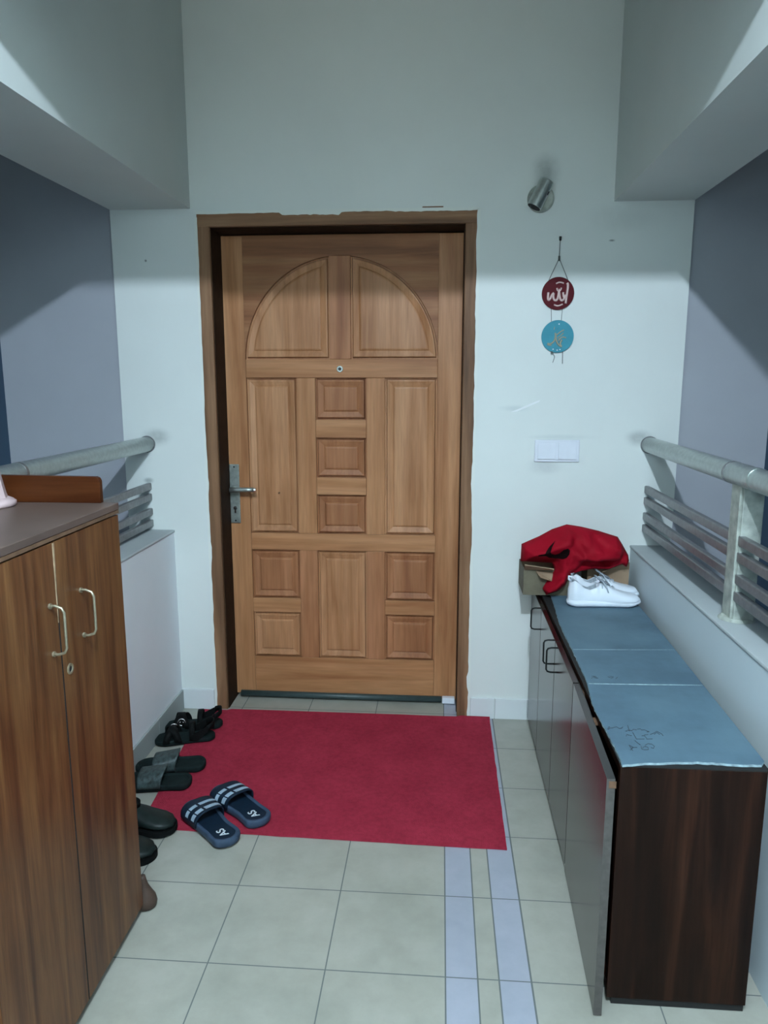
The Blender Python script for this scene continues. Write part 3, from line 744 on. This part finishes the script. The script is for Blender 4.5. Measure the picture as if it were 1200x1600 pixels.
slide((-.575, 2.232, ZM), from_heel(-.575, 2.232, -.778, 2.430), -1, 'navy slide sandal lying wholly on the red mat, right one of its pair', 'sandal', G, .288, .058, .030, M_blueS, M_blue, M_blue, stripes=STR, text='AS', curl=.004)
G = 'dark green slides by the left wall'
slide((-.888, 2.605, ZM), from_heel(-.888, 2.605, -1.14, 2.560), -1, 'dark green slide with mottled strap, nearer the door of its pair', 'sandal', G, .262, .056, .026, M_green, M_green, M_greenS, rise=.056, s0=.42, s1=.72)
slide((-.900, 2.475, ZM), from_heel(-.900, 2.475, -1.15, 2.440), 1, 'dark green slide with mottled strap, nearer the cupboard of its pair', 'sandal', G, .250, .056, .026, M_green, M_green, M_greenS, rise=.056, s0=.42, s1=.74)

# strappy black sandals with ring buckles
def strappy(loc, rz, side, label):
    t = thing('strappy_sandal', loc, label, 'sandal', 'black strappy sandals by the front wall', rz)
    L, W, H = .245, .046, .020
    m_ = LMB(); prof = [(.004, 0), (0, .004), (0, H*.8), (.003, H)]
    rings = [[(x, y, z) for x, y in sole_outline(L, W, i_, .006, side)] for i_, z in prof]
    m_.loft(rings, cap=True); m_.build('sole', M_green, t, smooth=False, bevel=.001)
    def band(pts, wd, name='strap', th=.004):
        # pts: centreline; ribbon lying across Y width wd
        q = LMB(); n_ = len(pts)
        for (x, y, z) in pts:
            q.v += [(x, y-wd/2, z), (x, y+wd/2, z)]
        q.f = [(2*i, 2*i+1, 2*i+3, 2*i+2) for i in range(n_-1)]; q.m = [0]*(n_-1)
        return q.build(name, M_blk, t, smooth=True, solid=th)
    def arch(t0, t1, rise, wd, skew=0, k=16):
        w_ = hw((t0+t1)/2, W); ps = []
        for i in range(k+1):
            u = i/k; a = math.pi*(1-u); ps.append((w_*math.copysign(abs(math.cos(a))**.8, math.cos(a)), (t0+(t1-t0)*u)*L, H*.6+rise*abs(math.sin(a))**.7))
        return band(ps, wd)
    arch(.60, .78, .050, .030); arch(.80, .60, .048, .028); arch(.38, .36, .062, .022)
    # heel strap
    ps = [(W*.85*math.cos(a), .035-.040*math.sin(a)*.8+.0, .058+.012*math.sin(a)) for a in [math.pi*i/14 for i in range(15)]]
    q = LMB()
    for (x, y, z) in ps: q.v += [(x, y, z-.012), (x, y, z+.012)]
    q.f = [(2*i, 2*i+1, 2*i+3, 2*i+2) for i in range(14)]; q.m = [0]*14; q.build('heel_strap', M_blk, t, smooth=True, solid=.004)
    for s_ in (-1, 1):
        q = LMB(); q.v = [(s_*W*.85, .028, .046), (s_*W*.85, .028, .070), (s_*W*.86, .090, .040), (s_*W*.86, .092, .012), (s_*W*.86, .070, .012)]
        q.f = [(0, 1, 2, 3, 4)]; q.m = [0]; q.build('side_strap', M_blk, t, solid=.004)
    # round ring buckle, tilted on the vamp
    q = LMB(); n_ = 22; cx, cy, cz = side*W*.80, .68*L, H*.6+.030
    ring = [(cx+side*.003, cy+.015*math.cos(2*math.pi*i/n_), cz+.015*math.sin(2*math.pi*i/n_)) for i in range(n_+1)]
    q.tube(ring, .0022, 8, cap=False); q.tube([(cx+side*.003, cy-.007, cz), (cx+side*.006, cy-.007, cz)], .003, 8); q.tube([(cx+side*.003, cy+.006, cz+.001), (cx+side*.006, cy+.006, cz+.001)], .003, 8)
    q.build('ring_buckle', M_buckle, t, smooth=True)
    return t
strappy((-.925, 2.845, .0085), from_heel(-.925, 2.845, -1.165, 2.770), 1, 'black strappy sandal with silver ring buckle, in front in its pair')
strappy((-.925, 2.955, .0085), from_heel(-.925, 2.955, -1.160, 2.905), -1, 'black strappy sandal standing behind its mate near the front wall')

# closed shoe by loft of rings (local)
def shoe_body(L, W, prof, n=26):
    """prof: list of (t, top height, bottom, roundness)"""
    mb = LMB(); rings = []
    for (t, zt, zb, k) in prof:
        w_ = max(hw(min(max(t, .012), .988), W), .004); ring = []
        for i in range(n):
            a = 2*math.pi*i/n; c, s_ = math.cos(a), math.sin(a)
            x = w_*math.copysign(abs(c)**(.75), c); zz = (zt+zb)/2 + (zt-zb)/2*math.copysign(abs(s_)**k, s_)
            if zz > (zt+zb)/2: x *= 1-.28*((zz-(zt+zb)/2)/((zt-zb)/2))**2
            ring.append((x, t*L, zz))
        rings.append(ring)
    mb.loft(rings); return mb
def dark_shoe(loc, rz, label):
    t = thing('leather_shoe', loc, label, 'shoe', 'dark shoes beside the tall cupboard', rz)
    L, W = .265, .050
    shoe_body(L, W, [(0,.060,.018,.8),(.03,.082,.014,.7),(.12,.088,.014,.7),(.3,.080,.014,.7),(.45,.078,.014,.7),(.58,.070,.014,.75),(.7,.058,.014,.8),(.82,.050,.014,.8),(.92,.044,.014,.85),(.98,.036,.016,.9),(1,.028,.018,.9)]).build('upper', M_shoeG, t, smooth=True)
    q = LMB(); q.loft([[(x, y, z) for x, y in sole_outline(L+.006, W+.003, 0)] for z in (0, .016)]); q.build('sole', M_blk, t)
    q = LMB(); n_ = 24; q.loft([[(r*W*.60*math.cos(2*math.pi*i/n_), .085+r*.062*math.sin(2*math.pi*i/n_), z) for i in range(n_)] for z, r in ((.074, 1.0), (.092, 1.02), (.093, .9), (.080, .85))]); q.build('collar', M_blk, t, smooth=True)
    return t
dark_shoe((-1.130, 2.215, ZM), from_heel(-1.13, 2.215, -.86, 2.195), 'black-green closed shoe peeping past the tall cupboard, on the mat edge')
dark_shoe((-1.145, 2.085, .001), from_heel(-1.145, 2.09, -.88, 2.06), 'black-green closed shoe on bare tiles close behind the tall cupboard')

# white sneakers
def interp(tab, t):
    for (a, *va), (b, *vb) in zip(tab, tab[1:]):
        if t <= b:
            k = (t-a)/(b-a); return [x+(y-x)*k for x, y in zip(va, vb)]
    return list(tab[-1][1:])
def sneaker(loc, rz, side, label):
    t = thing('sneaker', loc, label, 'shoe', 'white sneakers on the low cabinet', rz)
    L, W = .272, .045
    #  t, rim/top height, width factor
    TAB = [(0,.070,.9),(.02,.092,.92),(.06,.102,.90),(.12,.094,.88),(.20,.074,.88),(.28,.066,.92),(.36,.074,.92),(.42,.086,.92),(.50,.086,.95),(.58,.076,.98),(.68,.062,1),(.80,.052,1),(.90,.046,1),(.97,.040,1),(1,.030,1)]
    OP = [(-1,0),(-1.05,.22),(-1.02,.45),(-.95,.68),(-.86,.88),(-.78,.98),(-.70,1.02),(-.62,.99),(-.56,.86),(-.50,.55),(-.36,.34),(0,.30)]
    CL = [(-1,0),(-1.05,.22),(-1.0,.42),(-.92,.60),(-.80,.75),(-.68,.85),(-.54,.92),(-.42,.96),(-.31,.98),(-.21,.99),(-.1,1.0),(0,1.0)]
    sect = lambda A: A + [(-x, z) for x, z in A[:-1][::-1]]
    OPs, CLs = sect(OP), sect(CL); m_ = LMB(); n = len(OPs); T_ = [i/60 for i in range(61)]; Z0 = .022
    for tt in T_:
        h, wf_ = interp(TAB, tt); k = max(0, min(1, (tt-.035)/.035))*max(0, min(1, (.42-tt)/.05)); k = k*k*(3-2*k)
        w_ = max(hw(min(max(tt, .010), .99), W)*wf_, .004)
        for (xo, zo), (xc, zc) in zip(OPs, CLs):
            x = xo*k+xc*(1-k); z = zo*k+zc*(1-k); m_.v.append((x*w_ + side*.006*math.sin(max(0, tt-.3)*2), tt*L, Z0+(h-Z0)*z))
    for i in range(60):
        for j in range(n-1):
            m_.f.append((i*n+j, i*n+j+1, (i+1)*n+j+1, (i+1)*n+j)); m_.m.append(1 if (7 <= j <= n-9 and .05 < T_[i] < .40) else 0)
    m_.f += [tuple(range(n)), tuple(60*n+j for j in range(n-1,-1,-1))]; m_.m += [0, 0]
    m_.build('upper', [M_white, M_lining], t, smooth=True)
    q = LMB(); ol = lambda i_: sole_outline(L+.010, W+.003, i_)
    q.loft([[(x, y-.004, z + (.007*max(0, (y/L-.8)*5)**2 if z < .012 else 0)) for x, y in ol(i_)] for i_, z in ((.007, .0025), (.001, .008), (-.001, .016), (.001, .023), (.006, .028))]); q.build('midsole', M_white, t, smooth=True)
    q = LMB(); q.loft([[(x, y-.004, z + .005*max(0, (y/L-.8)*5)**2) for x, y in ol(.008)] for z in (0, .004)]); q.build('outsole', M_shoeD, t)
    q = LMB(); rr = []
    for y, z, w_, th in ((.100, .114, .017, .003), (.106, .112, .020, .005), (.120, .100, .021, .005), (.138, .091, .019, .004), (.155, .083, .015, .003)):
        rr.append([(w_*math.cos(2*math.pi*i/14), y, z+th*math.sin(2*math.pi*i/14)) for i in range(14)])
    q.loft(rr); q.build('tongue', M_lining, t, smooth=True)
    for k in range(4):
        tt = .46+.055*k; h = interp(TAB, tt)[0]; w_ = .026-.001*k; y = tt*L
        LMB().tube([(-w_, y-.004, h-.014), (-w_*.75, y-.002, h-.004), (-w_*.3, y, h+.003), (w_*.3, y+.001, h+.003), (w_*.75, y-.001, h-.004), (w_, y-.003, h-.014)], .0030, 8).build('lace', M_lace, t, smooth=True)
    for s_ in (-1, 1):
        LMB().tube([(s_*.006, .124, .096), (s_*.020, .122, .103), (s_*.034, .128, .092), (s_*.038, .138, .074), (s_*.040, .142, .060)], .0024, 8).build('lace_end', M_lace, t, smooth=True)
    q = LMB(); q.tube([(0, .010, .096), (0, .000, .104), (0, .000, .114), (0, .010, .113), (0, .014, .102)], .0045, 8); q.build('heel_tab', M_white, t, smooth=True)
    return t
sneaker((.494, 2.800, ZB), from_heel(.494, 2.800, .764, 2.822), 1, 'white sneaker with grey lining, nearer the front of the pair on the low cabinet')
sneaker((.515, 2.895, ZB), from_heel(.515, 2.895, .772, 2.925), -1, 'white sneaker with grey lining, behind its mate against the red bag')

# ---------------------------------------------------------------- wall fittings
sw = thing('light_switch', (.479, D, 1.191), 'white double rocker light switch on the wall right of the door', 'switch')
MB().box((.388, D-.009, 1.146), (.571, D, 1.237)).build('plate', M_plastic, sw, bevel=.003)
for x0, x1 in ((.400, .474), (.484, .558)):
    q = MB(); z0, z1 = 1.157, 1.227
    q.add([(x0, D-.0095, z0), (x1, D-.0095, z0), (x1, D-.0095, z1), (x0, D-.0095, z1), (x0+.001, D-.0155, z0+.001), (x1-.001, D-.0155, z0+.001), (x1-.001, D-.0105, z1-.001), (x0+.001, D-.0105, z1-.001)],
          [(4,5,6,7), (0,1,5,4), (1,2,6,5), (2,3,7,6), (3,0,4,7), (0,3,2,1)]); q.build('rocker', M_plastic, sw, bevel=.0008)

wl = thing('wall_spotlight', (.377, D, 2.178), 'small brushed steel tube spotlight on the wall above the hanging discs', 'lamp')
MB().tube([(.377, D, 2.178), (.377, D-.012, 2.178), (.377, D-.018, 2.178)], [.052, .052, .046], 36).build('wall_rose', M_steelP, wl, smooth=False, bevel=.002)
MB().tube([(.377, D-.015, 2.178), (.374, D-.045, 2.176)], .009, 14).build('bracket', M_steel, wl, smooth=True)
A, B_ = Vector((.394, D-.056, 2.232)), Vector((.346, D-.062, 2.136))
ax = (B_-A).normalized()
q = MB(); q.tube([A, A+ax*.004, B_], [.0255, .0285, .0285], 32); body = q.build('shade', M_steel, wl, smooth=False, bevel=.0015)
MB().tube([B_-ax*.002, B_+ax*.0015], .0258, 28).build('lamp_opening', M_black, body)
MB().tube([A+ax*.048+Vector((.026, -.014, 0)), A+ax*.062+Vector((.026, -.014, 0))], .0035, 8).build('pivot_slot', M_black, body)

# hanging discs
hg = thing('wall_hanging', (.460, D, 1.65), 'two round plaques, maroon above turquoise, strung on cord beside the door', 'wall hanging')
d1, d2 = (.458, 1.820), (.463, 1.653)
def disc(c, r, m): return MB().tube([(c[0], D-.003, c[1]), (c[0], D-.009, c[1])], r, 56).build('plaque', m, hg, bevel=.001)
p1 = disc(d1, .0635, M_discR); p2 = disc(d2, .0640, M_discB)
p1['label'] = 'maroon plaque with cream Arabic script'; p2['label'] = 'turquoise plaque with tan script'
KX = .0635/256
def script(parent, c, cpx, strokes, m, name):
    q = MB()
    for pts_, r in strokes:
        P = [(c[0]+(x-cpx[0])*KX, D-.0098, c[1]-(y-cpx[1])*KX) for x, y in pts_]
        # smooth by Chaikin
        for _ in range(2):
            Q = [P[0]]
            for a, b_ in zip(P, P[1:]):
                Q += [tuple(a[i]*.75+b_[i]*.25 for i in range(3)), tuple(a[i]*.25+b_[i]*.75 for i in range(3))]
            P = Q+[P[-1]]
        q.tube(P, r*KX, 8)
    o = q.build(name, m, parent, smooth=True)
    for v in o.data.vertices: v.co.y = v.co.y*.35 + (-.0098+ (D-hg.location.y))*.65 if False else v.co.y
    return o
S1 = [([(520,255),(538,285),(528,400),(518,480),(510,575)], 15), ([(505,440),(485,500),(450,532),(425,515),(408,450),(398,385)], 15), ([(400,380),(390,460),(372,520),(338,528),(315,500),(308,440),(318,415)], 15),
      ([(318,410),(290,430),(262,505),(238,520),(225,490),(230,400)], 15), ([(462,400),(470,470),(490,490)], 13), ([(362,332),(368,368),(396,382),(424,368),(432,330)], 9), ([(398,345),(398,385)], 8),
      ([(345,266),(400,240),(468,260)], 10), ([(325,592),(390,616),(465,584)], 10)]
S1 = [(a, b*1.3) for a, b in S1]
script(p1, d1, (384, 416), S1, M_cream, 'script')
S2 = [([(230,1250),(290,1242),(335,1200),(352,1130),(345,1070)], 14), ([(240,1228),(225,1262),(290,1265)], 12), ([(350,1090),(362,1190),(400,1262),(455,1292)], 16), ([(368,1105),(425,1055),(480,1025)], 10),
      ([(385,1150),(440,1110),(475,1070)], 9), ([(400,1200),(455,1130),(520,1150)], 11), ([(455,1180),(425,1240),(450,1285)], 15), ([(330,975),(322,1020)], 6), ([(420,1180),(400,1160)], 12)]
script(p2, d2, (384, 1127), S2, M_tan, 'script')
for x, y in ((400, 932), (385, 1345), (320, 1330), (430, 1335)): MB().tube([(d2[0]+(x-384)*KX, D-.0085, d2[1]-(y-1127)*KX), (d2[0]+(x-384)*KX, D-.0102, d2[1]-(y-1127)*KX)], .0028, 8).build('rivet', M_plastic, p2)
pin = (.4585, D-.006, 2.030); kn = (.4575, D-.006, 1.955)
q = MB(); q.tube([pin, kn], .0013, 6); q.tube([kn, (.420, D-.006, 1.871)], .0012, 6); q.tube([kn, (.496, D-.006, 1.870)], .0012, 6); q.build('cord', M_string, hg)
for pp, rr_ in (([(.434, D-.004, 1.762), (.437, D-.004, 1.712)], .0010), ([(.478, D-.004, 1.762), (.476, D-.004, 1.712)], .0010),
             ([(.446, D-.005, 1.592), (.455, D-.006, 1.572), (.448, D-.006, 1.550)], .0011), ([(.486, D-.005, 1.596), (.487, D-.006, 1.545)], .0014)): MB().tube(pp, rr_, 6).build('cord', M_string, hg)
MB().tube([(.4573, D-.007, 1.963), (.4577, D-.007, 1.945)], [.004, .0045], 8).build('knot', M_string, hg); MB().tube([(.443, D-.008, 1.594), (.443, D-.008, 1.584)], .0045, 8).build('knot', M_string, hg)
MB().tube([(.459, D, 2.034), (.4585, D-.010, 2.024), (.4585, D-.010, 2.036)], .005, 10).build('hook', M_dkplast, hg, smooth=True)

# ceiling lamp hanging over the entrance (above the frame)
cl = thing('pendant_lamp', (LAMP.x, LAMP.y, ZC), 'white lamp holder hanging on a cable from the ceiling', 'lamp')
MB().tube([(LAMP.x, LAMP.y, ZC), (LAMP.x, LAMP.y, LAMP.z+.10)], .004, 8).build('cable', M_plastic, cl)
MB().tube([(LAMP.x, LAMP.y, LAMP.z+.10), (LAMP.x, LAMP.y, LAMP.z+.045)], .016, 16).build('socket', M_plastic, cl)
